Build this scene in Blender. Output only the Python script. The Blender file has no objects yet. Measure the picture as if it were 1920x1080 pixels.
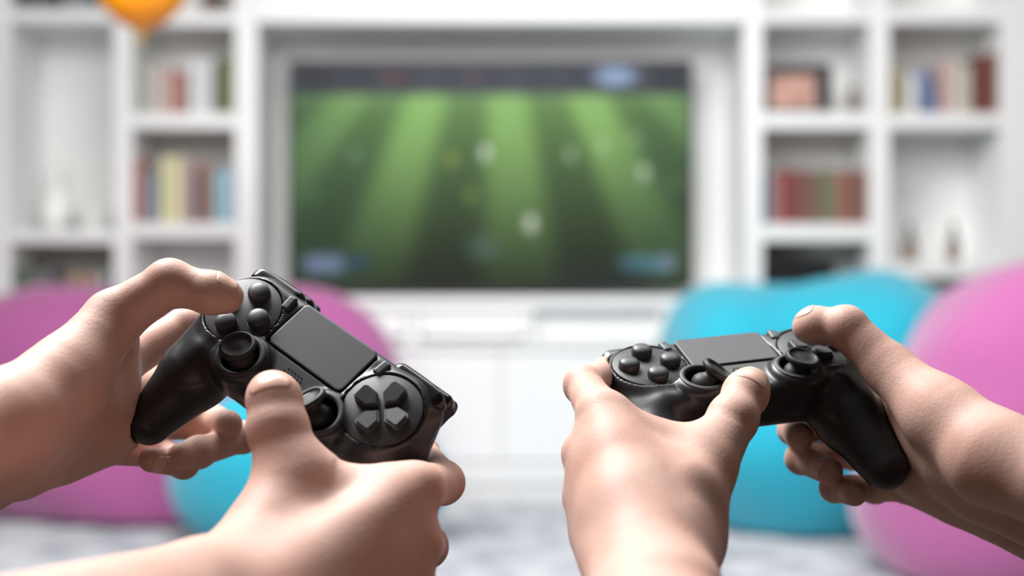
import bpy, bmesh, math, random
import numpy as np
from mathutils import Vector, Matrix
random.seed(7)
C = bpy.context.scene.collection
scn = bpy.context.scene
PI = math.pi
# ------------------------------------------------------------ camera, light, exposure
F = 2400.0                      # focal length in pixels of the 1920 wide frame
CAM = np.array([0.0, 0.0, 0.69])
cd = bpy.data.cameras.new('camera'); cam = bpy.data.objects.new('camera', cd); C.objects.link(cam)
cam.location = CAM; cam.rotation_euler = (PI/2, 0, 0)
cd.sensor_width = 36.0; cd.lens = F*36.0/1920.0; cd.clip_start = 0.02
cd.dof.use_dof = True; cd.dof.focus_distance = 0.665; cd.dof.aperture_fstop = 3.4
scn.camera = cam
w = bpy.data.worlds.new('world'); scn.world = w; w.use_nodes = True
bg = w.node_tree.nodes['Background']; bg.inputs[0].default_value = (0.97, 0.99, 1.0, 1); bg.inputs[1].default_value = 0.32

def area(name, loc, target, sx, sy, power, col=(1, 1, 1)):
    l = bpy.data.lights.new(name, 'AREA'); l.shape = 'RECTANGLE'; l.size = sx; l.size_y = sy; l.energy = power; l.color = col
    o = bpy.data.objects.new(name, l); C.objects.link(o); o.location = loc
    o.rotation_euler = (Vector(target)-Vector(loc)).to_track_quat('-Z', 'Y').to_euler(); return o
area('skylight', (-0.85, 1.40, 2.55), (0.0, 0.7, 0.6), 1.2, 1.1, 108, (1.0, 0.995, 0.985))
area('shelf_fill', (-0.3, 1.5, 1.9), (0.0, 4.2, 0.9), 3.2, 1.1, 54, (1.0, 0.995, 0.985))  # unseen fill added to brighten the cabinet and shelf interiors
area('gloss_fill', (0.35, 2.0, 2.96), (0.35, 2.0, 0), 1.9, 1.2, 32, (1.0, 0.995, 0.985))  # unseen panel added to give the controller plates gloss
scn.view_settings.view_transform = 'Standard'; scn.view_settings.look = 'None'
scn.view_settings.exposure = 0.3; scn.view_settings.gamma = 1.0; scn.view_settings.use_curve_mapping = False

# ------------------------------------------------------------ helpers
def lin(c):
    return tuple(((v/255)/12.92 if v/255 <= .04045 else ((v/255+.055)/1.055)**2.4) for v in c)+(1.0,)

def mat(name, col, rough=.5, spec=.5, noise=None, bump=None, metal=0, coat=0, sss=0, sheen=0):
    """col: sRGB 0-255. noise=(scale, other colour, amount), bump=(scale, strength, distance m)"""
    m = bpy.data.materials.new(name); m.use_nodes = True
    nt = m.node_tree; b = nt.nodes['Principled BSDF']
    b.inputs['Base Color'].default_value = lin(col); b.inputs['Roughness'].default_value = rough
    b.inputs['Specular IOR Level'].default_value = spec; b.inputs['Metallic'].default_value = metal
    b.inputs['Coat Weight'].default_value = coat
    if sheen: b.inputs['Sheen Weight'].default_value = sheen; b.inputs['Sheen Roughness'].default_value = .5
    if sss:
        b.inputs['Subsurface Weight'].default_value = sss
        b.inputs['Subsurface Radius'].default_value = (1.0, .42, .26); b.inputs['Subsurface Scale'].default_value = .006
    tc = nt.nodes.new('ShaderNodeTexCoord')
    if noise:
        n = nt.nodes.new('ShaderNodeTexNoise'); n.inputs['Scale'].default_value = noise[0]; n.inputs['Detail'].default_value = 5
        nt.links.new(tc.outputs['Object'], n.inputs['Vector'])
        r = nt.nodes.new('ShaderNodeMapRange'); r.inputs['From Min'].default_value = .35; r.inputs['From Max'].default_value = .65
        r.inputs['To Max'].default_value = noise[2]
        nt.links.new(n.outputs['Fac'], r.inputs['Value'])
        mx = nt.nodes.new('ShaderNodeMix'); mx.data_type = 'RGBA'
        mx.inputs[6].default_value = lin(col); mx.inputs[7].default_value = lin(noise[1])
        nt.links.new(r.outputs['Result'], mx.inputs[0]); nt.links.new(mx.outputs[2], b.inputs['Base Color'])
    if bump:
        n = nt.nodes.new('ShaderNodeTexNoise'); n.inputs['Scale'].default_value = bump[0]; n.inputs['Detail'].default_value = 4
        nt.links.new(tc.outputs['Object'], n.inputs['Vector'])
        bp = nt.nodes.new('ShaderNodeBump'); bp.inputs['Strength'].default_value = bump[1]; bp.inputs['Distance'].default_value = bump[2]
        nt.links.new(n.outputs['Fac'], bp.inputs['Height']); nt.links.new(bp.outputs['Normal'], b.inputs['Normal'])
    return m

def link_mesh(name, verts, faces, m, parent=None, smooth=True):
    me = bpy.data.meshes.new(name)
    verts = np.asarray(verts, dtype=np.float32); faces = np.asarray(faces, dtype=np.int32)
    me.vertices.add(len(verts)); me.vertices.foreach_set('co', verts.ravel())
    n = faces.shape[1]
    me.loops.add(faces.size); me.loops.foreach_set('vertex_index', faces.ravel())
    me.polygons.add(len(faces)); me.polygons.foreach_set('loop_start', np.arange(0, faces.size, n, dtype=np.int32))
    me.polygons.foreach_set('loop_total', np.full(len(faces), n, dtype=np.int32))
    if smooth: me.polygons.foreach_set('use_smooth', np.ones(len(faces), dtype=bool))
    me.materials.append(m); me.update(calc_edges=True); me.validate()
    o = bpy.data.objects.new(name, me); C.objects.link(o)
    if parent: o.parent = parent
    return o

def bobj(name, bm, m, parent=None, smooth=False, loc=None):
    me = bpy.data.meshes.new(name); bmesh.ops.recalc_face_normals(bm, faces=bm.faces)
    bm.to_mesh(me); bm.free(); me.materials.append(m)
    if smooth:
        for p in me.polygons: p.use_smooth = True
    o = bpy.data.objects.new(name, me); C.objects.link(o)
    if parent: o.parent = parent
    if loc: o.location = loc
    return o

def smooth_by_angle(o, deg=35):
    me = o.data
    for p in me.polygons: p.use_smooth = True
    bm = bmesh.new(); bm.from_mesh(me)
    for e in bm.edges:
        if len(e.link_faces) == 2 and e.calc_face_angle(0) > math.radians(deg): e.smooth = False
    bm.to_mesh(me); bm.free()

def add_box(bm, x0, x1, y0, y1, z0, z1, bev=0.0):
    r = bmesh.ops.create_cube(bm, size=1)
    for v in r['verts']:
        v.co = Vector(((x0+x1)/2+v.co.x*(x1-x0), (y0+y1)/2+v.co.y*(y1-y0), (z0+z1)/2+v.co.z*(z1-z0)))
    if bev:
        es = list({e for v in r['verts'] for e in v.link_edges})
        bmesh.ops.bevel(bm, geom=es, offset=bev, segments=2, affect='EDGES')

def boxo(name, x0, x1, y0, y1, z0, z1, m, parent=None, bev=.002):
    bm = bmesh.new(); off = Vector(parent.location) if parent else Vector((0, 0, 0))
    add_box(bm, x0-off.x, x1-off.x, y0-off.y, y1-off.y, z0-off.z, z1-off.z, bev)
    return bobj(name, bm, m, parent)

def lathe(bm, prof, seg=40, cx=0, cy=0):
    rings = []
    for r, z in prof:
        if r < 1e-7: rings.append([bm.verts.new((cx, cy, z))])
        else: rings.append([bm.verts.new((cx+r*math.cos(2*PI*i/seg), cy+r*math.sin(2*PI*i/seg), z)) for i in range(seg)])
    for a, b in zip(rings, rings[1:]):
        for i in range(seg):
            j = (i+1) % seg
            if len(a) == 1 and len(b) == 1: continue
            if len(a) == 1: bm.faces.new((a[0], b[i], b[j]))
            elif len(b) == 1: bm.faces.new((a[i], b[0], a[j]))
            else: bm.faces.new((a[i], b[i], b[j], a[j]))

def thing(name, label, cat, loc=(0, 0, 0), group=None):
    o = bpy.data.objects.new(name, None); C.objects.link(o); o.empty_display_size = .05
    o.location = loc; o['label'] = label; o['category'] = cat
    if group: o['group'] = group
    return o

def tag(o, label, cat, group=None):
    o['label'] = label; o['category'] = cat
    if group: o['group'] = group
    return o

def at(px, py, Y):
    """point of the room seen at that pixel at distance Y (metres)"""
    return np.array([(px-960)/F*Y, Y, CAM[2]-(py-540)/F*Y])

# ------------------------------------------------------------ distance fields -> one continuous mesh
class Field:
    def __init__(s, lo, hi, h):
        s.lo = np.array(lo, float); s.h = h
        s.n = np.ceil((np.array(hi, float)-s.lo)/h).astype(int)+1
        s.ax = [s.lo[i]+h*np.arange(s.n[i]) for i in range(3)]
        s.f = np.full(s.n, 60.0 if h > .1 else 1.0, dtype=np.float32)
    def sub(s, lo, hi):
        a = np.clip(np.floor((np.array(lo)-s.lo)/s.h).astype(int), 0, s.n); b = np.clip(np.ceil((np.array(hi)-s.lo)/s.h).astype(int)+1, 0, s.n)
        sl = tuple(slice(a[i], b[i]) for i in range(3))
        if any(b[i] <= a[i] for i in range(3)): return None, None
        g = np.meshgrid(*[s.ax[i][sl[i]] for i in range(3)], indexing='ij', copy=False)
        return sl, np.stack(g, -1).astype(np.float32)
    def smin(s, sl, d, k):
        a = s.f[sl]
        if k <= 0: s.f[sl] = np.minimum(a, d); return
        hh = np.maximum(k-np.abs(a-d), 0)/k
        s.f[sl] = np.minimum(a, d)-hh*hh*k*.25
    def smax(s, sl, d, k):
        a = s.f[sl]; hh = np.maximum(k-np.abs(a-d), 0)/k
        s.f[sl] = np.maximum(a, d)+hh*hh*k*.25
    def cone(s, a, ra, b, rb, k=0.):
        a = np.array(a, float); b = np.array(b, float); m = max(ra, rb)+k+3*s.h
        sl, p = s.sub(np.minimum(a, b)-m, np.maximum(a, b)+m)
        if sl is None: return
        s.smin(sl, d_cone(p, a, ra, b, rb), k)
    def ell(s, c, ax, r, k=0.):
        """ellipsoid; ax = 3x3 rows of axes (or None)"""
        c = np.array(c, float); m = max(r)+k+3*s.h
        sl, p = s.sub(c-m, c+m)
        if sl is None: return
        s.smin(sl, d_ell(p, c, ax, r), k)
    def groove(s, c, axis, amp, wid, rad, side=None):
        """a crease in the skin: a plane through c, faded with distance"""
        c = np.array(c, float); axis = np.array(axis, float); axis /= np.linalg.norm(axis)
        sl, p = s.sub(c-rad*1.8, c+rad*1.8)
        if sl is None: return
        q = p-c; t = q@axis; g = np.exp(-(t/wid)**2)*np.exp(-((q**2).sum(-1)/rad**2))
        s.f[sl] += (amp*g).astype(np.float32)
    def mesh(s, relax=1):
        return surface_nets(s.f, s.lo, s.h, relax)

def d_cone(p, a, ra, b, rb):
    ab = b-a; L = max((ab**2).sum(), 1e-9); q = p-a
    t = np.clip((q@ab)/L, 0, 1)
    return np.sqrt(((q-t[..., None]*ab)**2).sum(-1))-(ra+(rb-ra)*t)

def d_ell(p, c, ax, r):
    q = p-c
    if ax is not None: q = q@np.array(ax).T
    r = np.array(r, float)
    k0 = np.sqrt(((q/r)**2).sum(-1)); k1 = np.sqrt(((q/(r*r))**2).sum(-1))+1e-9
    return k0*(k0-1)/k1

def d_box(p, c, hx, rr):
    q = np.abs(p-np.array(c))-np.array(hx)+rr
    return np.sqrt((np.maximum(q, 0)**2).sum(-1))+np.minimum(q.max(-1), 0)-rr

def d_cyl(p, c, r, z0, z1, rr):
    q0 = np.hypot(p[..., 0]-c[0], p[..., 1]-c[1])-r+rr
    q1 = np.abs(p[..., 2]-(z0+z1)/2)-(z1-z0)/2+rr
    return np.hypot(np.maximum(q0, 0), np.maximum(q1, 0))+np.minimum(np.maximum(q0, q1), 0)-rr

def smin(a, b, k):
    h = np.maximum(k-np.abs(a-b), 0)/k
    return np.minimum(a, b)-h*h*k*.25
def smax(a, b, k): return -smin(-a, -b, k)

def surface_nets(f, lo, h, relax=1):
    f = f.copy()
    for ax in range(3):                       # close the mesh at the grid border
        for e in (0, -1):
            sl = [slice(None)]*3; sl[ax] = e; f[tuple(sl)] = np.maximum(f[tuple(sl)], h*.5)
    ins = f < 0
    nx, ny, nz = f.shape
    cs = ins[:-1, :-1, :-1].astype(np.int8)
    tot = np.zeros((nx-1, ny-1, nz-1), np.int8)
    for dx in (0, 1):
        for dy in (0, 1):
            for dz in (0, 1):
                tot += ins[dx:nx-1+dx, dy:ny-1+dy, dz:nz-1+dz]
    act = (tot > 0) & (tot < 8)
    idx = np.argwhere(act); N = len(idx)
    cell = np.full(act.shape, -1, np.int64); cell[act] = np.arange(N)
    corner = [(a, b, c) for a in (0, 1) for b in (0, 1) for c in (0, 1)]
    val = np.stack([f[idx[:, 0]+c[0], idx[:, 1]+c[1], idx[:, 2]+c[2]] for c in corner], 1)
    acc = np.zeros((N, 3)); cnt = np.zeros(N)
    for i in range(8):
        for j in range(i+1, 8):
            d = np.array(corner[j])-np.array(corner[i])
            if np.abs(d).sum() != 1: continue
            a = val[:, i]; b = val[:, j]; m = (a < 0) != (b < 0)
            t = np.where(m, a/np.where(m, a-b, 1), 0)
            acc[m] += (np.array(corner[i])+t[:, None]*d)[m]; cnt[m] += 1
    V = (idx+acc/cnt[:, None])
    Q = []
    for ax in range(3):
        o1, o2 = (ax+1) % 3, (ax+2) % 3
        s0 = [slice(1, -1)]*3; s1 = [slice(1, -1)]*3
        s0[ax] = slice(0, -1); s1[ax] = slice(1, None)
        a = ins[tuple(s0)]; b = ins[tuple(s1)]
        e = np.argwhere(a != b); off = np.ones(3, int); off[ax] = 0
        P = e+off; flip = a[a != b]
        def cl(d1, d2):
            q = P.copy(); q[:, o1] -= d1; q[:, o2] -= d2
            return cell[q[:, 0], q[:, 1], q[:, 2]]
        quad = np.stack([cl(1, 1), cl(0, 1), cl(0, 0), cl(1, 0)], 1)
        quad[~flip] = quad[~flip][:, ::-1]
        Q.append(quad)
    Q = np.concatenate(Q)
    for _ in range(relax):                    # light Laplacian pass
        S = np.zeros_like(V); n = np.zeros(len(V))
        for i in range(4):
            a = Q[:, i]; b = Q[:, (i+1) % 4]
            for k in range(3):
                S[:, k] += np.bincount(a, V[b, k], len(V))+np.bincount(b, V[a, k], len(V))
            n += np.bincount(a, minlength=len(V))+np.bincount(b, minlength=len(V))
        V = .45*V+.55*S/np.maximum(n, 1)[:, None]
    return lo+h*V, Q

# ------------------------------------------------------------ materials
M = {}
M['white'] = mat('white lacquer', (232, 233, 233), .35, .5)
M['white_back'] = mat('white back panel', (236, 236, 235), .6, .3)
M['wall'] = mat('white wall paint', (225, 227, 226), .8, .2, bump=(90, .1, .002))
M['wall_dark'] = mat('fill-cutting wall taupe', (84, 76, 72), .8, .2)  # unseen walls, made dark to cut fill light on the hands
M['ceiling'] = mat('fill-cutting ceiling grey', (140, 137, 134), .9, .1)  # unseen ceiling, kept dim to cut bounce light on the hands
M['floor'] = mat('dark floor', (66, 58, 54), .6, .3, noise=(3, (56, 50, 46), .6))  # unseen near the players; darkened so it bounces little light onto the palms
M['rug'] = mat('grey plush rug', (196, 199, 204), .95, .1, noise=(9, (132, 136, 145), .9), bump=(120, .8, .01), sheen=.3)
M['cyan'] = mat('turquoise cotton', (34, 160, 184), .85, .15, bump=(260, .25, .002), sheen=.4)
M['pink'] = mat('pink cotton', (160, 84, 138), .85, .15, bump=(260, .25, .002), sheen=.55)
M['black_gloss'] = mat('black glossy plastic', (12, 12, 14), .18, .5)
M['tv_bezel'] = mat('tv bezel', (14, 15, 18), .35, .4)
M['rubber'] = mat('stick rubber', (38, 39, 41), .55, .4, bump=(900, .15, .0004))
M['shell'] = mat('controller shell', (30, 31, 34), .37, .5, noise=(60, (34, 35, 38), .5), bump=(2600, .12, .0003))
M['plate'] = mat('button plate', (54, 56, 60), .52, .5, bump=(2600, .1, .0003))
M['pad'] = mat('touchpad', (54, 56, 61), .45, .6, bump=(3000, .15, .0003))
M['button'] = mat('buttons', (62, 64, 68), .42, .45)
M['trigger'] = mat('trigger plastic', (20, 20, 22), .22, .5)
M['hole'] = mat('speaker holes', (6, 6, 7), .7, .1)
M['skin'] = mat('skin', (210, 174, 160), .54, .3, noise=(38, (198, 148, 132), .5), bump=(620, .2, .001), sss=.22)
M['nail'] = mat('nail', (226, 180, 164), .32, .5, sss=.2)
M['orange'] = mat('orange balloon latex', (255, 160, 20), .3, .4, sss=.8)
M['orange'].node_tree.nodes['Principled BSDF'].inputs['Subsurface Scale'].default_value = .12

# ------------------------------------------------------------ the room
PY = 4.05          # front plane of the shelving
S = PY/F           # metres per pixel on that plane
def X(px, Y=PY): return (px-960)/F*Y
def Z(py, Y=PY): return CAM[2]-(py-540)/F*Y
boxo('floor', -2.75, 1.96, -1.3, 4.65, -.05, 0, M['floor'], bev=0)['kind'] = 'structure'
boxo('wall_back', -2.75, 1.96, 4.55, 4.65, 0, 3.0, M['wall'], bev=0)['kind'] = 'structure'
boxo('wall_left', -2.75, -2.65, -1.2, 4.55, 0, 3.0, M['wall_dark'], bev=0)['kind'] = 'structure'
boxo('wall_front', -2.75, 1.96, -1.3, -1.2, 0, 3.0, M['wall_dark'], bev=0)['kind'] = 'structure'  # unseen walls and ceiling added to shut out world light behind the camera
boxo('ceiling', -2.75, 1.96, -1.3, 4.65, 3.0, 3.1, M['ceiling'], bev=0)['kind'] = 'structure'
boxo('wall_right', 1.86, 1.96, -1.2, 4.55, 0, 3.0, M['wall_dark'], bev=0)['kind'] = 'structure'

BK = 4.33          # back of the open shelves
NB = 4.40          # back of the television niche
def unit(name, label, x0, x1):
    t = thing(name, label, 'bookcase', ((X(x0)+X(x1))/2, PY, 0)); return t
def upright(t, a, b, z1=2.2, nm='side_panel'): boxo(nm, X(a), X(b), PY, BK+(.07 if nm == 'side_panel' else 0), 0.0, z1, M['white'], t)
def shelf(t, xa, xb, ya, yb, nm='shelf'): boxo(nm, X(xa), X(xb), PY+.004, BK, Z(yb), Z(ya), M['white'], t)

# left unit
L = unit('bookcase', 'white lacquered bookcase beside the television niche, under the orange balloon', -230, 485)
upright(L, -230, -190); upright(L, -14, 18, nm='divider'); upright(L, 213, 247, nm='divider'); upright(L, 440, 482.5)
boxo('back_panel', X(-190), X(440), BK, BK+.02, 0, 2.2, M['white_back'], L)
shelf(L, -190, -14, 20, 42); shelf(L, -190, -14, 430, 456)
shelf(L, 18, 213, 16, 40); shelf(L, 18, 213, 430, 456); shelf(L, 18, 213, 560, 585); shelf(L, 18, 213, 860, 900)
shelf(L, 247, 440, 22, 46); shelf(L, 247, 440, 212, 240); shelf(L, 247, 440, 418, 446); shelf(L, 247, 440, 600, 626); shelf(L, 247, 440, 860, 900)
shelf(L, -190, 440, 905, 948, 'plinth')
# right unit
Rr = unit('bookcase', 'white lacquered bookcase of square bays behind the turquoise and pink bean bags', 1395, 1925)
upright(Rr, 1395, 1430); upright(Rr, 1632, 1668, nm='divider'); upright(Rr, 1878, 2030)
boxo('back_panel', X(1430), X(1878), BK, BK+.02, 0, 2.2, M['white_back'], Rr)
for a, b, ys in ((1430, 1632, ((20, 42), (210, 240), (420, 452), (560, 590), (860, 900))), (1668, 1878, ((16, 42), (212, 240), (492, 520), (860, 900)))):
    for y0, y1 in ys: shelf(Rr, a, b, y0, y1)
shelf(Rr, 1430, 1878, 905, 948, 'plinth')
# media wall between them
mu = thing('media_cabinet', 'white media cabinet with a recessed niche around the television and drawers under it', 'cabinet', (X(940), PY, 0))
boxo('top_panel', X(483), X(1395), PY-.02, NB, Z(44), 2.2, M['white'], mu)
boxo('niche_back', X(483), X(1395), NB-.06, NB-.03, Z(575), Z(44), M['white_back'], mu)
boxo('ledge', X(483), X(1395), PY-.01, NB, Z(578), Z(556), M['white'], mu)
boxo('slot_back', X(483), X(1395), PY+.045, PY+.06, Z(640), Z(578), M['white_back'], mu)
for a, b in ((483, 520), (1360, 1395), (760, 785), (985, 1000), (1240, 1262)):
    boxo('slot_divider', X(a), X(b), PY, PY+.044, Z(640), Z(578), M['white'], mu)
for a, b in ((522, 758), (787, 984)):
    d = boxo('drawer', X(a), X(b), PY-.002, PY+.04, Z(632), Z(582), M['white'], mu, .004)
    boxo('finger_rail', X(a)+.02, X(b)-.02, PY-.014, PY-.001, Z(632)-.001, Z(632)+.01, M['white'], mu, .001)
boxo('cabinet_body', X(483), X(1395), PY+.02, NB, Z(905), Z(640), M['white_back'], mu)
boxo('cabinet_top', X(483), X(1395), PY-.012, NB, Z(655), Z(640), M['white'], mu)
xs = [485, 712, 939, 1166, 1393]
for a, b in zip(xs, xs[1:]):
    boxo('door', X(a)+.002, X(b)-.002, PY, PY+.02, Z(868), Z(658), M['white'], mu, .003)
boxo('bottom_rail', X(483), X(1395), PY-.006, PY+.1, Z(905), Z(872), M['white'], mu)
boxo('plinth', X(483), X(1395), PY+.01, PY+.1, 0, Z(905), M['white'], mu)

# television ---------------------------------------------------------
TY = 4.20
tv = thing('television', 'large flat television showing a green football pitch with mown stripes', 'television', (X(920, TY), TY, Z(540, TY)))
boxo('bezel', X(540, TY), X(1300, TY), TY, TY+.04, Z(541, TY), Z(112, TY), M['tv_bezel'], tv, .004)
boxo('housing', X(640, TY), X(1200, TY), TY+.04, TY+.138, Z(480, TY), Z(180, TY), M['tv_bezel'], tv, .01)
def tv_screen():
    nx, ny = 304, 172
    u = np.linspace(547, 1293, nx); v = np.linspace(119, 532, ny)
    U, V = np.meshgrid(u, v)
    pu = (U-540)*2.4; pv = (V-90)*2.4
    grow = 1+.0011*(pv-250)
    ph = (pu-(988+.08*(pv-250)))/(185*grow)
    st = .5+.5*np.tanh(2.2*np.cos(PI*ph))
    fall = np.clip((pv-230)/780, 0, 1)
    light = np.array([150, 200, 112.])[None, None]*(1-fall[..., None]**1.3*.66)
    dark = np.array([108, 150, 82.])[None, None]*(1-fall[..., None]**.85*.74)
    col = dark+(light-dark)*st[..., None]
    edge = np.clip((np.abs(pu-960)-470)/420, 0, 1)[..., None]
    col = col*(1-.5*edge)+np.array([62, 96, 70.])*edge*.42
    top = 1/(1+np.exp((pv-208)/6))[..., None]
    stand = np.array([70, 74, 84.])+4*np.sin(pu/31)[..., None]
    stand = stand*(1-.25*(np.abs(pu-960)/960)[..., None]**2)
    col = col*(1-top)+stand*top
    def blob(cx, cy, rx, ry, c, a=1.0, p=4):
        nonlocal col
        d = ((np.abs(pu-cx)/rx)**p+(np.abs(pv-cy)/ry)**p)
        m = (a/(1+np.exp((d-1)*3)))[..., None]
        col = col*(1-m)+np.array(c, float)*m
    blob(1475, 128, 95, 42, (172, 198, 238), .95, 2)     # score board
    blob(160, 972, 95, 42, (140, 152, 200), .8, 3)      # name plates at the foot
    blob(310, 962, 60, 22, (40, 70, 120), .8)
    blob(1600, 972, 110, 38, (92, 150, 180), .75, 3)
    blob(1710, 965, 40, 38, (140, 150, 180), .7, 3)
    blob(1400, 1010, 220, 40, (40, 52, 52), .5)
    blob(880, 900, 70, 55, (92, 116, 112), .6, 2)
    blob(480, 138, 50, 26, (120, 70, 70), .7, 2); blob(840, 132, 50, 26, (110, 72, 78), .5, 2)
    for x, y, r, c, a in ((888, 472, 30, (235, 245, 235), 1), (1092, 790, 36, (225, 232, 215), 1), (735, 500, 32, (150, 170, 70), .9), (820, 665, 30, (150, 165, 70), .7),
                          (1270, 480, 28, (190, 215, 180), .8), (1412, 440, 28, (190, 215, 170), .8), (1600, 560, 32, (205, 225, 200), .85), (1560, 410, 26, (170, 205, 160), .7),
                          (300, 480, 30, (130, 175, 140), .6), (960, 380, 18, (170, 210, 150), .5), (120, 660, 30, (95, 125, 90), .6), (1740, 610, 26, (130, 165, 120), .5)):
        blob(x, y-r*.5, r*.55, r*.5, c, a, 2); blob(x, y+r*.3, r*.7, r*.9, c, a*.8, 2)
    # far touch line and half way line of the pitch
    m = (np.exp(-((pv-232)/5)**2)*.35)[..., None]; col = col*(1-m)+np.array([200, 220, 190.])*m
    c = np.clip(col/255, 0, 1); c = np.where(c <= .04045, c/12.92, ((c+.055)/1.055)**2.4)
    verts = [((U-920)/F*TY).ravel(), np.full(U.size, -.0015), (-(V-540)/F*TY).ravel()]
    verts = np.stack(verts, 1)
    i = np.arange(nx*ny).reshape(ny, nx)
    fc = np.stack([i[:-1, :-1], i[1:, :-1], i[1:, 1:], i[:-1, 1:]], -1).reshape(-1, 4)
    m = bpy.data.materials.new('screen picture'); m.use_nodes = True; nt = m.node_tree
    b = nt.nodes['Principled BSDF']; b.inputs['Base Color'].default_value = (.004, .004, .005, 1); b.inputs['Roughness'].default_value = .45; b.inputs['Specular IOR Level'].default_value = .15
    at_ = nt.nodes.new('ShaderNodeVertexColor'); at_.layer_name = 'picture'
    nt.links.new(at_.outputs['Color'], b.inputs['Emission Color']); b.inputs['Emission Strength'].default_value = .72
    o = link_mesh('screen', verts, fc, m, tv, smooth=False)
    ca = o.data.color_attributes.new('picture', 'FLOAT_COLOR', 'POINT')
    cc = np.ones((nx*ny, 4), np.float32); cc[:, :3] = c.reshape(-1, 3); ca.data.foreach_set('color', cc.ravel())
tv_screen()

# books ---------------------------------------------------------------
paper = mat('book paper', (226, 220, 204), .9, .1)
bookmats = {}
def book(x0, x1, ytop, ybot, col, label, group, Y=PY+.03, depth=.17, lean=0):
    """a standing book: cover (two boards and a rounded spine) round a block of paper"""
    wd = (x1-x0)/F*Y; h = Z(ytop, Y)-Z(ybot); zb = Z(ybot)+.001
    t = thing('book', label, 'book', (X((x0+x1)/2, Y), Y, zb), group)
    if col not in bookmats: bookmats[col] = mat('book cloth', tuple(v*.82+g*.18 for v, g in zip(col, (160, 156, 150))), .65, .25)  # mix towards grey puts a veil of haze into the cloth colour
    tk = min(.003, wd*.16)
    bm = bmesh.new(); a = wd/2
    outer = [(a, depth), (a, .006), (a*.6, 0), (-a*.6, 0), (-a, .006), (-a, depth)]
    inner = [(-a+tk, depth), (-a+tk, .009), (-a*.5, .004), (a*.5, .004), (a-tk, .009), (a-tk, depth)]
    lo = [bm.verts.new((x, y, 0)) for x, y in outer+inner]; hi = [bm.verts.new((x, y, h)) for x, y in outer+inner]
    n = len(lo)
    for i in range(n): bm.faces.new((lo[i], lo[(i+1) % n], hi[(i+1) % n], hi[i]))
    for ring in (lo, hi):
        for i in range(5): bm.faces.new((ring[i], ring[i+1], ring[n-2-i], ring[n-1-i]))
    bobj('cover', bm, bookmats[col], t)
    bm = bmesh.new(); add_box(bm, -a+tk, a-tk, .01, depth-.004, .003, h-.004)
    bobj('pages', bm, paper, t)
    t.rotation_euler = (0, lean, 0); t.location.z += abs(lean)*wd*.55
    return t
G1 = 'books on the upper shelf under the orange balloon'
book(254, 264, 128, 212, (186, 188, 184), 'slim pale grey book at the divider end of the shelf under the balloon', G1)
book(268, 284, 124, 212, (198, 196, 190), 'light grey book beside the slim pale grey one under the balloon', G1)
book(287, 303, 120, 212, (214, 208, 200), 'cream book between the light grey and the dusty rose book', G1)
book(305, 322, 126, 212, (206, 172, 164), 'dusty rose book beside the brick red one on the upper shelf', G1)
book(323, 346, 134, 212, (176, 116, 106), 'brick red book in the middle of the upper shelf under the balloon', G1)
book(352, 374, 108, 212, (232, 234, 236), 'tall white book beside the brick red one', G1)
book(376, 398, 112, 212, (226, 230, 234), 'tall white book next to the dark olive book', G1)
book(407, 421, 110, 212, (92, 98, 78), 'dark olive book on the upper shelf, next to the moss green one', G1)
book(422, 438, 106, 212, (128, 134, 70), 'moss green book at the end of the upper shelf by the television niche', G1)
G2 = 'books on the lower shelf beside the television niche'
book(254, 263, 300, 418, (196, 96, 78), 'thin orange red book at the divider end of the lower shelf', G2)
book(263, 275, 312, 418, (120, 122, 124), 'dark grey book next to the thin orange red one', G2)
book(277, 293, 322, 418, (142, 154, 170), 'blue grey book on the lower shelf before the cream yellow ones', G2)
book(300, 318, 296, 418, (226, 222, 176), 'cream yellow book on the lower shelf, nearer the blue grey book', G2)
book(319, 338, 294, 418, (220, 216, 170), 'pale yellow book on the lower shelf, nearer the pink book', G2)
book(341, 355, 300, 418, (216, 188, 184), 'pale pink book beside the dark slate book', G2)
book(357, 373, 322, 418, (66, 74, 86), 'dark slate book on the lower shelf beside the television niche', G2)
book(374, 390, 306, 418, (172, 128, 112), 'terracotta book between the dark slate and the sky blue books', G2)
book(400, 418, 318, 418, (160, 198, 214), 'sky blue book next to the terracotta one', G2)
book(419, 436, 320, 418, (150, 192, 212), 'light blue book at the end of the lower shelf by the television niche', G2)
G3 = 'books in the middle bay next to the television'
cols3 = [((104, 118, 140), 'slate blue'), ((176, 108, 92), 'salmon red'), ((116, 44, 50), 'maroon'), ((130, 66, 62), 'wine red'), ((112, 74, 66), 'dark brown'), ((120, 92, 76), 'umber'), ((104, 104, 80), 'olive'), ((122, 118, 88), 'khaki green'),
         ((156, 84, 76), 'rust red'), ((110, 84, 70), 'chestnut'), ((126, 72, 66), 'russet'), ((120, 52, 50), 'dark crimson')]
w3 = [14, 15, 16, 17, 17, 16, 16, 17, 17, 17, 18, 14]; x = 1438
wds = ['first', 'second']
for i, ((c, nm), wd) in enumerate(zip(cols3, w3)):
    prev = f'next to the {cols3[i-1][1]} one' if i else 'at the end of the row nearest the television'
    book(x, x+wd-1, 316+[4, 8, 0, 4, 2, 6, 2, 0, 6, 2, 4, 0][i], 420, c, f'{nm} book {prev} in the middle bay', G3); x += wd+1
G4 = 'books in the top bay beside the wall'
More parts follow.
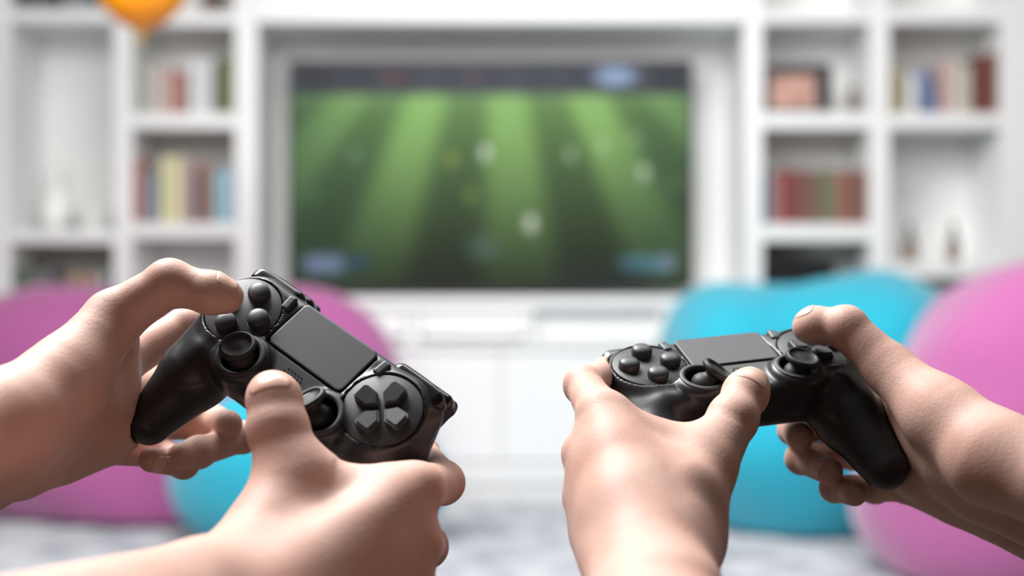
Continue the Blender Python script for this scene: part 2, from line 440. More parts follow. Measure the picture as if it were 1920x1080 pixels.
for a, b, y0, c, lb, ln in ((1672, 1690, 126, (172, 162, 112), 'khaki book standing at the divider of the top bay', 0), (1702, 1722, 142, (226, 228, 232), 'white book standing alone between the khaki and the blue book', 0),
                            (1738, 1757, 130, (112, 130, 176), 'leaning blue book in the top bay', -.16), (1768, 1790, 116, (204, 172, 170), 'dusty pink book in the top bay', 0),
                            (1792, 1808, 120, (206, 200, 184), 'cream book beside the dusty pink one', 0), (1809, 1824, 124, (190, 184, 170), 'sand coloured book beside the dark red volumes', 0),
                            (1830, 1850, 104, (96, 38, 38), 'tall dark red book in the top bay, next to the sand coloured book', 0), (1851, 1870, 100, (104, 52, 42), 'tall reddish brown book at the wall end of the top bay', 0)):
    book(a, b, y0, 212, c, lb, G4, lean=ln)
G5 = 'dark books on the highest shelf'
for a, b, c, lb in ((28, 41, (92, 98, 124), 'navy grey book on the highest shelf, furthest from the balloon'), (42, 62, (72, 74, 72), 'charcoal book on the highest shelf beside the navy grey one'), (64, 82, (104, 98, 108), 'plum grey book on the highest shelf beside the charcoal one'),
                    (130, 146, (130, 140, 152), 'steel blue book on the highest shelf near the balloon'), (148, 166, (124, 136, 142), 'grey blue book on the highest shelf nearest the balloon')):
    book(a, b, -90, 16, c, lb, G5)
book(376, 398, -80, 22, (120, 100, 92), 'brown book on the highest shelf beside the television niche top', G5)
G6 = 'things on the low shelf behind the pink bean bag'
book(28, 47, 498, 560, (66, 92, 76), 'dark green book on the low shelf at the outer upright', G6)
book(50, 74, 506, 560, (112, 108, 106), 'grey brown book on the low shelf beside the dark green one', G6)
book(78, 98, 508, 560, (98, 100, 112), 'blue grey book on the low shelf, before the ochre one', G6)
book(124, 150, 512, 560, (162, 132, 104), 'ochre book on the low shelf', G6)
book(160, 180, 514, 560, (186, 150, 140), 'faded rose book on the low shelf', G6)
book(186, 204, 508, 560, (140, 160, 160), 'sea green book on the low shelf beside the inner divider', G6)

# picture frame, figurine, box, bottles, bowls
Yf = PY+.05
pf = thing('picture_frame', 'wide dark picture frame around a skin-toned picture in the upper bay', 'picture frame', (X(1497, Yf), Yf, Z(210)+.001))
fm = mat('dark frame', (34, 36, 44), .4, .4)
bm = bmesh.new(); fx = pf.location
def fr(x0, x1, y0, y1): add_box(bm, X(x0, Yf)-fx.x, X(x1, Yf)-fx.x, 0, .03, max(0, Z(y1, Yf)-fx.z), Z(y0, Yf)-fx.z, .002)
fr(1437, 1560, 120, 138); fr(1437, 1560, 202, 210); fr(1437, 1444, 138, 202); fr(1532, 1560, 138, 202)
bobj('frame', bm, fm, pf)
bm = bmesh.new(); add_box(bm, X(1444, Yf)-fx.x, X(1532, Yf)-fx.x, .012, .02, Z(202, Yf)-fx.z, Z(138, Yf)-fx.z)
bobj('picture', bm, mat('picture print', (206, 164, 148), .6, .3, noise=(14, (150, 116, 110), .8)), pf)
bm = bmesh.new()
lathe(bm, [(0, 0), (.017, 0), (.019, .006), (.012, .014), (.018, .03), (.02, .045), (.013, .06), (.008, .066), (.014, .074), (.013, .086), (0, .092)], 24)
o = bobj('figurine', bm, mat('brown figurine', (110, 92, 84), .5, .4), None, True, (X(1603, Yf), Yf+.03, Z(210)+.002))
tag(o, 'small brown figurine beside the dark picture frame', 'figurine')
bx = boxo('storage_box', X(1436), X(1568), PY+.01, PY+.25, Z(560)+.001, Z(486), mat('black box', (14, 13, 16), .6, .3), bev=.004)
tag(bx, 'black box on the low shelf peeking over the turquoise bean bag', 'box')
btm = mat('dark glass bottle', (70, 62, 58), .25, .5); lbm = mat('bottle label', (150, 128, 104), .7, .2)
for px, lb in ((1710, 'slim dark bottle on the low shelf, nearer the television'), (1792, 'slim dark bottle on the low shelf, nearer the wall')):
    b = thing('bottle', lb, 'bottle', (X(px, Yf), Yf+.02, Z(492)+.001), 'bottles above the turquoise bean bag')
    bm = bmesh.new()
    lathe(bm, [(0, 0), (.019, 0), (.021, .004), (.021, .062), (.018, .075), (.008, .092), (.0075, .112), (.009, .113), (.009, .117), (0, .117)], 28)
    bobj('glass', bm, btm, b, True)
    bm = bmesh.new(); lathe(bm, [(.0213, .012), (.0216, .012), (.0216, .046), (.0213, .046)], 28); bobj('label', bm, lbm, b, True)
    bm = bmesh.new(); lathe(bm, [(0, .130), (.0085, .130), (.0095, .127), (.0095, .114), (0, .114)], 20); bobj('stopper', bm, fm, b, True)
# white porcelain in the tall bay
wm = mat('white porcelain', (240, 240, 238), .2, .5)
bm = bmesh.new(); lathe(bm, [(0, 0), (.035, 0), (.04, .008), (.085, .06), (.09, .068), (.086, .068), (.04, .014), (0, .01)], 40)
tag(bobj('bowl', bm, wm, None, True, (X(152), PY+.14, Z(430)+.001)), 'white porcelain bowl standing in the tall empty bay', 'bowl')
bm = bmesh.new(); lathe(bm, [(0, 0), (.03, 0), (.05, .03), (.055, .07), (.035, .12), (.018, .15), (.016, .2), (.024, .225), (.02, .225), (.012, .2), (0, .19)], 40)
tag(bobj('vase', bm, wm, None, True, (X(66), PY+.2, Z(430)+.001)), 'slender white vase behind the bowl in the tall bay', 'vase')

# rug -------------------------------------------------------------------
def rug():
    nx, ny = 260, 220
    xs = np.linspace(-2.0, 1.8, nx); ys = np.linspace(2.4, PY-.02, ny); Xg, Yg = np.meshgrid(xs, ys)
    rng = np.random.default_rng(3)
    z = .022+.004*np.sin(Xg*23+np.sin(Yg*17)*2)*np.sin(Yg*29+np.sin(Xg*13))+rng.uniform(-.003, .003, Xg.shape)
    z[0] = z[-1] = 0.0; z[:, 0] = z[:, -1] = 0.0
    v = np.stack([Xg.ravel(), Yg.ravel(), z.ravel()], 1)
    i = np.arange(nx*ny).reshape(ny, nx)
    q = np.stack([i[:-1, :-1], i[:-1, 1:], i[1:, 1:], i[1:, :-1]], -1).reshape(-1, 4)
    tag(link_mesh('rug', v, q, M['rug']), 'mottled grey plush rug on the floor in front of the media cabinet', 'rug')
rug()

# bean bags -------------------------------------------------------------
def bean_bag(label, m, ells, base, seams, seed, group='bean bags on the grey rug'):
    lo = np.min([np.array(c)-max(r) for c, r in ells], 0)-.05; hi = np.max([np.array(c)+max(r) for c, r in ells], 0)+.05
    lo[2] = .0
    f = Field(lo, hi, .011)
    for c, r in ells: f.ell(c, None, r, .16)
    g = np.stack(np.meshgrid(*f.ax, indexing='ij'), -1)
    rs = np.random.default_rng(seed); wv = np.zeros(f.f.shape)
    for _ in range(7):                      # soft folds of the fabric
        k = rs.normal(size=3); k /= np.linalg.norm(k); fr_ = rs.uniform(8, 24)
        ph = (g@k)*fr_+rs.uniform(0, 6)+.9*np.sin(g[..., 2]*7+rs.uniform(0, 6))
        wv += np.sin(ph)*.075/fr_
    f.f += wv.astype(np.float32)
    f.f = np.maximum(f.f, (.033-g[..., 2]).astype(np.float32))     # flattened where it stands
    V, Q = f.mesh(2)
    base = np.array(base, float)
    t = thing('bean_bag', label, 'bean bag', base, group)
    link_mesh('cover', V-base, Q, m, t)
    # piping along the panel seams: the vertices of the cover nearest a vertical plane, as a raised cord
    c0 = np.array(ells[0][0])
    for ang in seams:
        n = np.array([math.cos(ang), math.sin(ang), 0])
        d = (V-c0)@n; side = (V-c0)@np.array([-n[1], n[0], 0])
        up = np.array([-n[1], n[0], 0])
        sel = np.abs(d) < .012
        P = V[sel]
        if len(P) < 20: continue
        th = np.arctan2((P-c0)[:, 2], (P-c0)@up); order = np.argsort(th)
        P = P[order]; th = th[order]
        bins = np.linspace(-.9, PI+.9, 90); pts = []
        for a, b in zip(bins, bins[1:]):
            th2 = np.where(th < -PI/2-.0, th+2*PI, th)
            s = (th2 >= a) & (th2 < b)
            if s.any(): pts.append(P[s].mean(0))
        if len(pts) > 8:
            cord('piping', np.array(pts)-base, .0045, m, t)
    return t
def cord(name, pts, r, m, parent, seg=6):
    pts = np.array(pts); n = len(pts)
    for _ in range(2): pts[1:-1] = .5*pts[1:-1]+.25*(pts[:-2]+pts[2:])
    T = np.gradient(pts, axis=0); T /= np.linalg.norm(T, axis=1)[:, None]+1e-9
    v = []; up = np.array([.3, .9, .1])
    for p, t in zip(pts, T):
        a = np.cross(t, up); a /= np.linalg.norm(a); b = np.cross(t, a)
        v += [p+r*(math.cos(2*PI*i/seg)*a+math.sin(2*PI*i/seg)*b) for i in range(seg)]
    q = [(i*seg+j, i*seg+(j+1) % seg, (i+1)*seg+(j+1) % seg, (i+1)*seg+j) for i in range(n-1) for j in range(seg)]
    return link_mesh(name, v, q, m, parent)
def E(px, py, Y, rx, ry, rz): return (at(px, py, Y), (rx, ry, rz))
k = 3.6/F
bean_bag('wide low pink bean bag in front of the bookcase under the orange balloon', M['pink'],
         [E(330, 862, 3.77, 450*k, .25, 228*k), E(130, 720, 3.82, 330*k, .2, 190*k), E(520, 690, 3.82, 235*k, .2, 165*k)], (at(330, 850, 3.8)[0], 3.8, .02), (.5, 2.3), 1)
bean_bag('small turquoise bean bag mostly hidden by hands, in front of the wide low pink one', M['cyan'],
         [E(580, 900, 3.31, 244*k, .17, 140*k), E(530, 850, 3.32, 175*k, .15, 125*k)], (at(580, 900, 3.31)[0], 3.31, .02), (.15,), 2)
bean_bag('large turquoise bean bag with a dented top, in front of the books by the television', M['cyan'],
         [E(1500, 812, 3.62, 265*k, .34, 232*k), E(1345, 655, 3.7, 118*k, .26, 120*k), E(1640, 655, 3.7, 190*k, .3, 150*k)], (at(1500, 800, 3.68)[0], 3.68, .02), (.9, 2.2), 5)
k2 = 2.95/F
bean_bag('tall pink bean bag nearest the white wall, in front of the turquoise one', M['pink'],
         [E(1900, 930, 2.98, 290*k2, .36, 240*k2), E(1965, 680, 3.0, 232*k2, .3, 205*k2), E(1910, 820, 2.99, 235*k2, .32, 220*k2)], (at(1900, 930, 2.98)[0], 2.98, .02), (.6, 2.0), 9)

# balloon ---------------------------------------------------------------
bY = 3.0; tip = at(264, 66, bY)
bal = thing('balloon', 'orange balloon hanging into view with its knotted tip down', 'balloon', tip)
bm = bmesh.new()
prof = [(.004, .004), (.009, .012), (.040, .022), (.070, .044), (.093, .07), (.107, .103), (.118, .14), (.127, .18), (.129, .22), (.122, .26), (.103, .30), (.075, .328), (.04, .345), (0, .352)]
lathe(bm, prof, 48); bobj('skin', bm, M['orange'], bal, True)
bm = bmesh.new(); lathe(bm, [(0, .006), (.004, .005), (.006, .001), (.004, -.003), (.010, -.011), (.011, -.014), (.007, -.012), (0, -.006)], 24); bobj('knot', bm, M['orange'], bal, True)
# ------------------------------------------------------------ game controllers (local units: mm, x across, y away from the player, z out of the face)
def ctrl_sdf(p):
    """signed distance of the controller shell, p in controller mm (mirror symmetric)"""
    q = p.copy(); q[..., 0] = np.abs(q[..., 0])
    d = d_box(q, (0, -4.5, -13.5), (58, 31, 13.5), 8)
    g = d_cone(q, np.array([54.5, -4, -18.5]), 22.0, np.array([57.5, -36, -25]), 19.0)
    g = smin(g, d_cone(q, np.array([48., 12, -14.]), 13., np.array([59., 15, -14.]), 12.5), 8)
    g = smin(g, d_cone(q, np.array([57.5, -36, -25]), 19.0, np.array([62.5, -68, -36]), 12.6), 3)
    d = smin(d, g, 9)
    d = smin(d, d_cyl(q, (50, 0), 22.5, -22, .6, 3.5), 5)
    d = smin(d, d_cyl(q, (28, -22), 15.4, -18, 4.6, 4.2), 3)
    # waist under the sticks
    d = smax(d, -(np.hypot(q[..., 0]*.86, q[..., 1]+68)-25.5), 9)
    return d
def ctrl_cut(p, d):
    q = p.copy(); q[..., 0] = np.abs(q[..., 0])
    # stick wells (spherical bowls)
    w_ = np.sqrt((q[..., 0]-28)**2+(q[..., 1]+22)**2+(q[..., 2]-2.5)**2)-10.6
    d = smax(d, -w_, 1.2)
    # recess round the touchpad
    o_ = d_box(q, (0, 9, 0), (26.9, 15.4, 1.3), 1.2)
    d = np.maximum(d, -o_)
    # ring groove round the button plates
    r = np.hypot(q[..., 0]-50, q[..., 1])
    d = np.maximum(d, -d_cyl(q, (50, 0), 21.0, -1.0, 5, .2))
    # seam that runs round the flank
    d = d+.25*np.exp(-((q[..., 2]+15.5+.06*q[..., 1])/.45)**2)
    return d
def mesh_from(fn, lo, hi, h, relax=1):
    f = Field(lo, hi, h)
    g = np.stack(np.meshgrid(*f.ax, indexing='ij'), -1).astype(np.float32)
    f.f = fn(g).astype(np.float32)
    V, Q = f.mesh(relax)
    return V, Q
_shell = mesh_from(lambda g: ctrl_cut(g, ctrl_sdf(g)), (-86, -84, -52), (86, 32, 6), .75)
def rbox(x, y, z, r):
    return lambda g: d_box(g, (0, 0, 0), (x, y, z), r)
def _bump(side):
    def fn(g):
        q = g.copy(); q[..., 0] = q[..., 0]*side
        d = d_box(q, (51.0, 23.8, -9.6), (18.0, 7.0, 6.6), 5.6)
        d = smax(d, q[..., 1]+.0105*(q[..., 0]-46)**2-31.5, 2)
        return d
    def fn2(g):
        q = g.copy(); q[..., 0] = q[..., 0]*side
        d = d_box(q, (50.5, 26.5, -24.5), (15.5, 9.0, 8.2), 4.5)
        d = smin(d, d_box(q, (50.5, 35.0, -31.5), (13.5, 3.5, 3.2), 2.8), 5)
        return d
    return mesh_from(fn, (31 if side > 0 else -72, 12, -18), (72 if side > 0 else -33, 36, 0), .6), mesh_from(fn2, (33 if side > 0 else -70, 12, -38), (70 if side > 0 else -33, 42, -14), .7)
_bumps = {s: _bump(s) for s in (-1, 1)}

def pad_fn(g):
    qx = np.abs(g[..., 0])-26.2+3.2; qy = np.abs(g[..., 1]-9)-14.7+3.2
    d2 = np.hypot(np.maximum(qx, 0), np.maximum(qy, 0))+np.minimum(np.maximum(qx, qy), 0)-3.2
    return smax(d2, np.abs(g[..., 2]+.35)-1.1, .5)
def mm(V): return np.asarray(V)*.001
def controller(label, R, T, stick_tilt, group='black game controllers held by the players'):
    """R rows / T from the pose in camera axes (x right, y up, z to the viewer), mm"""
    Rw = np.array([R[0], [-v for v in R[2]], R[1]]); Tw = np.array([T[0], -T[2], T[1]])*.001+CAM
    t = thing('game_controller', label, 'game controller', Tw, group)
    t.rotation_mode = 'QUATERNION'; t.rotation_quaternion = Matrix(Rw.tolist()).to_quaternion()
    link_mesh('shell', mm(_shell[0]), _shell[1], M['shell'], t)
    for s in (-1, 1):
        (v1, q1), (v2, q2) = _bumps[s]
        link_mesh('shoulder_button', mm(v1), q1, M['trigger'], t); link_mesh('trigger', mm(v2), q2, M['trigger'], t)
    V, Q = mesh_from(pad_fn, (-28, -7, -2), (28, 25, 2), .5, 0)
    # rounded corners in plan
    link_mesh('touchpad', mm(V), Q, M['pad'], t)
    def part(nm, prof, x, y, m, seg=40, parent=t, sm=True):
        bm = bmesh.new(); lathe(bm, [(r*.001, z*.001) for r, z in prof], seg)
        o = bobj(nm, bm, m, parent, sm, (x*.001, y*.001, 0)); smooth_by_angle(o, 40); return o
    for s in (-1, 1):
        part('button_plate', [(0, -1.2), (20.4, -1.2), (20.4, .75), (19.9, 1.1), (0, 1.1)], s*50, 0, M['plate'], 72)
    # face buttons at -x, direction pad at +x
    for dx, dy in ((0, 12), (12, 0), (0, -12), (-12, 0)):
        b = part('face_button', [(0, -.5), (6.3, -.5), (6.3, 1.13), (5.85, 1.14), (5.8, 4.0), (5.5, 4.9), (4.7, 5.7), (3.2, 6.3), (1.5, 6.55), (0, 6.6)], -50+dx, dy, M['button'])
    for i in range(4):
        a = i*PI/2; bm = bmesh.new()
        pts = [(2.0, 0), (6.6, 4.9), (13.4, 4.9), (14.9, 3.7), (14.9, -3.7), (13.4, -4.9), (6.6, -4.9)]
        def hgt(u, w_): return 1.1+3.0+.13*(u-2.2)
        lo = [bm.verts.new((u*.001, w_*.001, .0009)) for u, w_ in pts]
        up = [bm.verts.new((u*.001, w_*.001, hgt(u, w_)*.001)) for u, w_ in pts]
        n = len(pts)
        for j in range(n): bm.faces.new((lo[j], lo[(j+1) % n], up[(j+1) % n], up[j]))
        top = bm.faces.new(up); bm.faces.new(lo[::-1])
        bmesh.ops.bevel(bm, geom=list(top.edges), offset=.0011, segments=3, affect='EDGES')
        bmesh.ops.rotate(bm, verts=bm.verts, cent=(0, 0, 0), matrix=Matrix.Rotation(a, 3, 'Z'))
        o = bobj('direction_key', bm, M['button'], t, True, (.050, 0, 0)); smooth_by_angle(o, 30)
        ring = part('key_well', [(0, 1.05), (.1, 1.12), (.1, 1.14), (0, 1.15)], 50, 0, M['hole'], 12) if False else None
    # sticks
    for s, (tx, ty) in zip((-1, 1), stick_tilt):
        e = bpy.data.objects.new('thumb_stick', None)
        bm = bmesh.new()
        zc = 0
        lathe(bm, [(r*.001, z*.001) for r, z in ((0, -4), (5, -3.5), (7.2, -1.0), (8.2, 1.6), (8.2, 4.0), (7.4, 6.0), (6.0, 7.6), (5.0, 8.6), (4.9, 10.4), (6.8, 11.4), (9.0, 12.0), (9.6, 13.0), (9.4, 14.6), (8.7, 15.3), (7.7, 15.3), (7.1, 14.7), (6.8, 14.2), (3, 14.5), (0, 14.6))], 56)
        o = bobj('thumb_stick', bm, M['rubber'], t, True, (s*.028, -.022, -.004))
        o.rotation_euler = (tx, ty, 0)
        bm = bmesh.new()
        lathe(bm, [(r*.001, z*.001) for r, z in ((9.9, 3.0), (10.0, 4.2), (10.6, 4.95), (11.6, 5.1), (12.7, 4.8), (13.2, 4.3), (12.6, 3.6), (9.9, 3.0))], 64)
        bobj('stick_collar', bm, M['plate'], t, True, (s*.028, -.022, 0))
    # pills (share / options), home button, speaker
    for s in (-1, 1):
        V, Q = mesh_from(rbox(2.7, 4.7, 1.7, 1.6), (-3.5, -5.5, -2.6), (3.5, 5.5, 2.6), .35, 1)
        o = link_mesh('option_button', mm(V), Q, M['button'], t); o.location = (s*.0335, .0178, .0004); o.rotation_euler = (0, 0, -s*.10)
    part('home_button', [(0, -.4), (5.6, -.4), (5.6, .35), (5.1, .75), (3.5, .5), (0, .4)], 0, -22.5, M['button'])
    bm = bmesh.new()
    for r_, cnt in ((0, 5), (1, 6), (2, 5)):
        for c_ in range(cnt):
            x0 = (c_-(cnt-1)/2)*2.3; y0 = -13.2+(1-r_)*2.1
            v = bmesh.ops.create_cone(bm, cap_ends=True, segments=10, radius1=.00062, radius2=.00062, depth=.0006)['verts']
            for q in v: q.co += Vector((x0*.001, y0*.001, -.00018))
    o = bobj('speaker_grille', bm, M['hole'], t)
    bm = bmesh.new(); add_box(bm, -.022, .022, .0250, .0268, -.0155, -.0095, .0006); bobj('light_bar', bm, M['trigger'], t)
    return t, Rw, Tw
RA = [[0.7707, 0.6349, -0.0537], [-0.4866, 0.6409, 0.5937], [0.4113, -0.4314, 0.8029]]; TA = (-102.8, -36.3, -653.7)
RB = [[0.9593, -0.2785, 0.0475], [0.0881, 0.4544, 0.8864], [-0.2684, -0.8462, 0.4604]]; TB = (122.9, -38.8, -711.6)
cA = controller('black game controller tilted steeply, direction pad low, held beside the big pink bean bag', RA, TA, ((-.1, -.12), (-.12, -.62)))
cB = controller('black game controller held nearly level, in front of the large turquoise bean bag', RB, TB, ((.02, .60), (.04, .12)))
# ------------------------------------------------------------ hands (mm, relative to the camera point: x right, y away, z up)
def W(px, py, d): return np.array([(px-960)/F*d, d, -(py-540)/F*d], float)
def to_ctrl(p, c):
    Rw, Tw = c[1], (c[2]-CAM)*1000
    return (p-Tw)@Rw
def trilin(f, p):
    q = (p-f.lo)/f.h; i = np.clip(np.floor(q).astype(int), 0, f.n-2); t = q-i
    c = f.f[i[0]:i[0]+2, i[1]:i[1]+2, i[2]:i[2]+2]
    c = c[0]*(1-t[0])+c[1]*t[0]; c = c[0]*(1-t[1])+c[1]*t[1]; return float(c[0]*(1-t[2])+c[1]*t[2])
def hand(spec, ctrl, root, h=1.15):
    spec = dict(spec); far = []
    for a, ra, b, rb in spec['palm']:
        A_, B_ = W(*a), W(*b)
        if a[0] < -50 or a[0] > 1970 or a[1] > 1300: A_ = B_+1.5*(A_-B_); ra += 2     # the forearm runs on out of the picture
        far.append((A_, ra, B_, rb))
    pts = []
    for a, ra, b, rb in far: pts += [a, b]
    for fg in spec['fingers']: pts += [W(*j[:3]) for j in fg]
    pts = np.array(pts)
    lo = pts.min(0)-32; hi = pts.max(0)+32
    if 'clip' in spec:
        for i, (a, b) in enumerate(spec['clip']):
            if a is not None: lo[i] = max(lo[i], a)
            if b is not None: hi[i] = min(hi[i], b)
    f = Field(lo, hi, h)
    for a, ra, b, rb in far: f.cone(a, ra, b, rb, spec.get('kp', 12))
    for c, r in spec.get('lumps', []): f.ell(W(*c), None, (r, r, r), 12)
    for fg in spec['fingers']:
        g = Field(lo, hi, h) if False else None
        J = [W(*j[:3]) for j in fg]; R_ = [j[3] for j in fg]
        # build each finger as its own chain so that neighbours stay apart
        l2 = np.min(J, 0)-20; h2 = np.max(J, 0)+20
        sl, p = f.sub(l2, h2)
        if sl is None: continue
        d = None
        for a, ra, b, rb in zip(J, R_, J[1:], R_[1:]):
            e = d_cone(p, a, ra, b, rb); d = e if d is None else smin(d, e, 3.0)
        for j, r in list(zip(J, R_))[1:-1]:          # knuckles a little thicker
            d = smin(d, np.sqrt(((p-j)**2).sum(-1))-r*1.02, 4)
        f.smin(sl, d.astype(np.float32), 5 if fg is spec['fingers'][0] else 2.2)
    for a, ra, b, rb in spec.get('web', []): f.cone(W(*a), ra, W(*b), rb, 16)
    for a, ra, b, rb in spec.get('tendon', []): f.cone(W(*a), ra, W(*b), rb, 7)
    for c, ax, amp, wd, rad in spec.get('crease', []): f.groove(W(*c), ax, amp, wd, rad)
    # flesh yields to the plastic: remove what would lie inside the controller
    Tw = (ctrl[2]-CAM)*1000
    sl, p = f.sub(Tw-110, Tw+110)
    if sl is not None:
        dc = ctrl_sdf(to_ctrl(p, ctrl)).astype(np.float32)
        f.smax(sl, .25-dc, 2.0)
    V, Q = f.mesh(2)
    base = np.array(root.location)
    o = link_mesh('hand', V*.001+CAM-base, Q, M['skin'], root)
    for a, tipj, r, nrm, ln, wd in spec.get('nails', []):
        A = W(*a); T = W(*tipj); ax = T-A; ax /= np.linalg.norm(ax)
        n = np.array(nrm, float); n -= (n@ax)*ax; n /= np.linalg.norm(n); b = np.cross(ax, n)
        nu, nv = 15, 13; vs = []
        for layer, off in ((0, .3), (1, -.5)):
            for i in range(nv):
                v = -ln*.55+ln*i/(nv-1)
                for j in range(nu):
                    u = (j/(nu-1)*2-1)
                    taper = 1-.35*max(0, (i/(nv-1)-.6)/.4)**2-.35*max(0, (.3-i/(nv-1))/.3)**2
                    th = u*wd*taper
                    vv = v
                    dr = math.cos(th)*n+math.sin(th)*b; oo = T+ax*vv; lo_, hi_ = 1.0, r*1.7
                    for _ in range(9):          # find the skin along this ray by bisection
                        md = (lo_+hi_)/2
                        if trilin(f, oo+dr*md) < 0: lo_ = md
                        else: hi_ = md
                    edge_ = .45 if (j in (0, nu-1) or i in (0,)) else 0
                    vs.append(oo+(lo_+off*(1 if layer == 0 else 1.4)-edge_)*dr)
        vs = np.array(vs); fc = []; N = nu*nv
        for i in range(nv-1):
            for j in range(nu-1):
                a0 = i*nu+j; fc.append((a0, a0+1, a0+nu+1, a0+nu)); fc.append((N+a0, N+a0+nu, N+a0+nu+1, N+a0+1))
        edge = [j for j in range(nu)]+[i*nu+nu-1 for i in range(1, nv)]+[(nv-1)*nu+j for j in range(nu-2, -1, -1)]+[i*nu for i in range(nv-2, 0, -1)]
        for x_, y_ in zip(edge, edge[1:]+edge[:1]): fc.append((x_, N+x_, N+y_, y_))
        link_mesh('fingernail', vs*.001+CAM-base, fc, M['nail'], o)
    return o

pA = thing('person', 'player with pale bare forearms reaching in, gripping the steeply tilted controller', 'person', W(100, 1000, 560)*.001+CAM)
pB = thing('person', 'player with bare forearms gripping the level controller before the turquoise bean bag', 'person', W(1500, 1200, 560)*.001+CAM)

# far hand of the first player: thumb on the face buttons
A1 = dict(
    palm=[((-330, 930, 520), 26, (20, 785, 602), 22), ((-330, 1030, 610), 27, (20, 850, 672), 23), ((-330, 980, 562), 29, (20, 818, 630), 25),
          ((20, 790, 600), 23, (120, 715, 628), 19), ((120, 715, 628), 20, (212, 598, 652), 14.5),
          ((20, 820, 615), 22, (215, 690, 695), 14), ((20, 830, 628), 22, (200, 740, 706), 14), ((30, 845, 640), 22, (190, 790, 702), 13.5), ((30, 850, 645), 20, (200, 835, 690), 11),
          ((90, 770, 640), 22, (190, 720, 670), 17), ((110, 825, 672), 19, (215, 800, 690), 12), ((150, 760, 655), 15, (224, 772, 672), 10), ((150, 810, 668), 15, (232, 812, 678), 9)],
    fingers=[[(212, 598, 652, 14), (318, 531, 655, 11.6), (395, 549, 655, 10.3), (424, 556, 657, 9.0)],
             [(225, 680, 690, 12.5), (345, 612, 722, 9.6), (430, 590, 738, 8.6), (480, 570, 736, 7.8)],
             [(205, 740, 705, 12), (290, 720, 752, 9.8), (400, 790, 742, 8.6), (428, 795, 718, 8)],
             [(195, 795, 700, 12), (330, 790, 752, 9.4), (455, 820, 735, 8.4), (372, 848, 704, 8.2), (340, 856, 694, 7.6)],
             [(200, 835, 692, 10.5), (300, 850, 730, 8.2), (345, 870, 712, 7.4), (284, 862, 688, 6.9)]],
    web=[((225, 640, 672), 9, (200, 700, 675), 12)],
    nails=[((395, 549, 655), (420, 555, 657), 9.1, (.25, -.35, 1), 12, .85), ((345, 870, 712), (284, 862, 688), 6.9, (-.2, -1, .1), 8.5, .8)],
    crease=[((318, 560, 650), (1, 0, .1), 1.0, 1.0, 9), ((365, 545, 648), (1, 0, .3), .5, .8, 7), ((372, 852, 700), (1, 0, 0), .7, .8, 7), ((250, 650, 660), (.5, 0, 1), .8, 1.2, 12)],
)
A2 = dict(
    palm=[((-260, 1330, 400), 36, (370, 1125, 525), 24), ((-160, 1450, 380), 36, (410, 1200, 525), 25),
          ((380, 1125, 530), 22, (490, 1030, 572), 19), ((495, 1040, 572), 20, (546, 888, 597), 16.8),
          ((420, 1160, 530), 20, (785, 916, 604), 12.5), ((430, 1190, 525), 20, (780, 1015, 596), 12.5), ((440, 1230, 522), 20, (765, 1095, 590), 12), ((450, 1250, 522), 19, (740, 1170, 590), 11),
          ((480, 1120, 585), 22, (640, 1010, 618), 18)],
    fingers=[[(546, 888, 597, 16.8), (521, 803, 603, 13.6), (514, 750, 609, 12.2), (509, 738, 612, 11.0)],
             [(785, 916, 604, 12.2), (830, 905, 646, 10.2), (790, 850, 682, 8.6), (745, 790, 690, 8)],
             [(780, 1015, 596, 12.2), (800, 1025, 640, 9.8), (700, 960, 668, 8.6), (640, 940, 655, 8)],
             [(765, 1095, 590, 11.6), (780, 1100, 635, 9.4), (700, 1060, 655, 8.4), (640, 1040, 645, 7.8)],
             [(740, 1170, 590, 10.5), (740, 1180, 625, 8.2), (690, 1150, 640, 7.4), (640, 1130, 635, 6.9)]],
    web=[((580, 922, 600), 14, (710, 922, 604), 12), ((520, 1000, 585), 14, (640, 1040, 590), 16)],
    nails=[((513, 765, 607), (509, 738, 612), 11.1, (0, -.75, .65), 13, .85)],
    crease=[((522, 795, 592), (0, .2, 1), .35, .9, 8), ((516, 808, 592), (0, .2, 1), .3, .9, 8)],
)
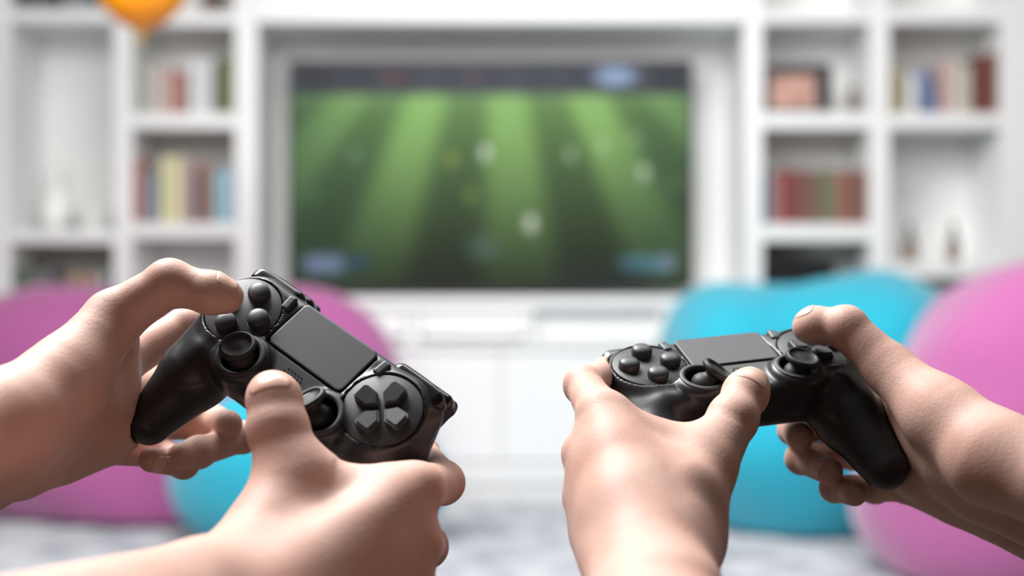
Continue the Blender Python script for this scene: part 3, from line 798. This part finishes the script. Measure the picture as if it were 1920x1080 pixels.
B1 = dict(
    palm=[((1480, 1750, 360), 35, (1262, 1150, 528), 21.5), ((1380, 1750, 360), 35, (1200, 1150, 528), 21.5),
          ((1270, 1120, 545), 18, (1286, 1000, 600), 16), ((1286, 1000, 600), 17, (1322, 880, 624), 15),
          ((1255, 1120, 540), 19, (1125, 775, 634), 11.5), ((1240, 1120, 538), 19, (1098, 852, 628), 11.5), ((1220, 1130, 538), 18.5, (1100, 935, 622), 11.5), ((1205, 1130, 540), 18, (1112, 1010, 616), 11),
          ((1260, 1040, 606), 20, (1220, 880, 640), 17)],
    fingers=[[(1322, 880, 624, 14.6), (1374, 785, 646, 12), (1398, 738, 660, 11), (1406, 724, 664, 10.2)],
             [(1125, 775, 634, 11.6), (1094, 722, 668, 9.5), (1140, 700, 712, 8.4), (1190, 690, 735, 7.8)],
             [(1098, 852, 628, 11.6), (1092, 850, 666, 9.8), (1160, 840, 700, 8.6), (1200, 850, 700, 8)],
             [(1100, 935, 622, 11.4), (1100, 930, 660, 9.4), (1160, 900, 690, 8.4), (1200, 900, 680, 7.8)],
             [(1112, 1010, 616, 10.4), (1112, 1000, 650, 8.2), (1160, 960, 675, 7.4), (1200, 950, 670, 6.9)]],
    web=[((1160, 800, 634), 10, (1290, 850, 632), 12), ((1170, 860, 614), 13, (1275, 915, 600), 15), ((1190, 950, 588), 16, (1250, 1000, 578), 16)],
    tendon=[((1128, 790, 626), 4, (1195, 960, 583), 2.2), ((1100, 862, 619), 4, (1170, 985, 580), 2.2)],
    nails=[((1392, 748, 658), (1406, 724, 664), 10.5, (.15, -.7, .7), 13, .85)],
    crease=[((1374, 785, 632), (.5, .2, 1), .4, .9, 9), ((1380, 776, 632), (.5, .2, 1), .3, .9, 9)],
)
B2 = dict(
    palm=[((2260, 1010, 570), 27, (1860, 862, 640), 22), ((2260, 1120, 665), 28, (1860, 935, 715), 22), ((2260, 1065, 614), 30, (1860, 898, 674), 24.5),
          ((1860, 850, 640), 22, (1765, 780, 664), 18), ((1765, 780, 664), 18, (1668, 692, 690), 13.5),
          ((1850, 880, 665), 22, (1650, 740, 728), 13), ((1850, 890, 684), 22, (1660, 800, 734), 13), ((1850, 905, 700), 21, (1680, 860, 730), 12.5), ((1850, 920, 712), 20, (1700, 905, 720), 12),
          ((1800, 855, 674), 22, (1705, 785, 704), 16), ((1800, 910, 708), 19, (1720, 890, 700), 13)],
    fingers=[[(1668, 692, 690, 13), (1586, 614, 703, 11.2), (1530, 610, 711, 9.6), (1516, 613, 713, 9)],
             [(1650, 740, 728, 12), (1600, 690, 770, 9.4), (1540, 660, 785, 8.4), (1500, 650, 780, 7.8)],
             [(1660, 800, 734, 12), (1590, 790, 780, 9.6), (1488, 806, 752, 8.4), (1500, 818, 726, 8)],
             [(1680, 860, 730, 11.8), (1600, 850, 775, 9.2), (1502, 860, 738, 8.2), (1555, 884, 708, 7.6)],
             [(1700, 905, 720, 10.8), (1640, 915, 750, 8.2), (1564, 915, 722, 7.2), (1602, 927, 700, 6.6)]],
    nails=[((1530, 610, 711), (1516, 613, 713), 9.1, (.1, -.2, 1), 12, .85), ((1520, 867, 722), (1548, 880, 712), 7.9, (-.35, -1, .15), 8.5, .8), ((1564, 915, 722), (1600, 926, 701), 6.9, (-.2, -1, .1), 8, .8)],
    crease=[((1586, 650, 697), (1, 0, .5), .8, 1.0, 9)],
)
for sp, ct, ro in ((A1, cA, pA), (A2, cA, pA), (B1, cB, pB), (B2, cB, pB)):
    hand(sp, ct, ro)
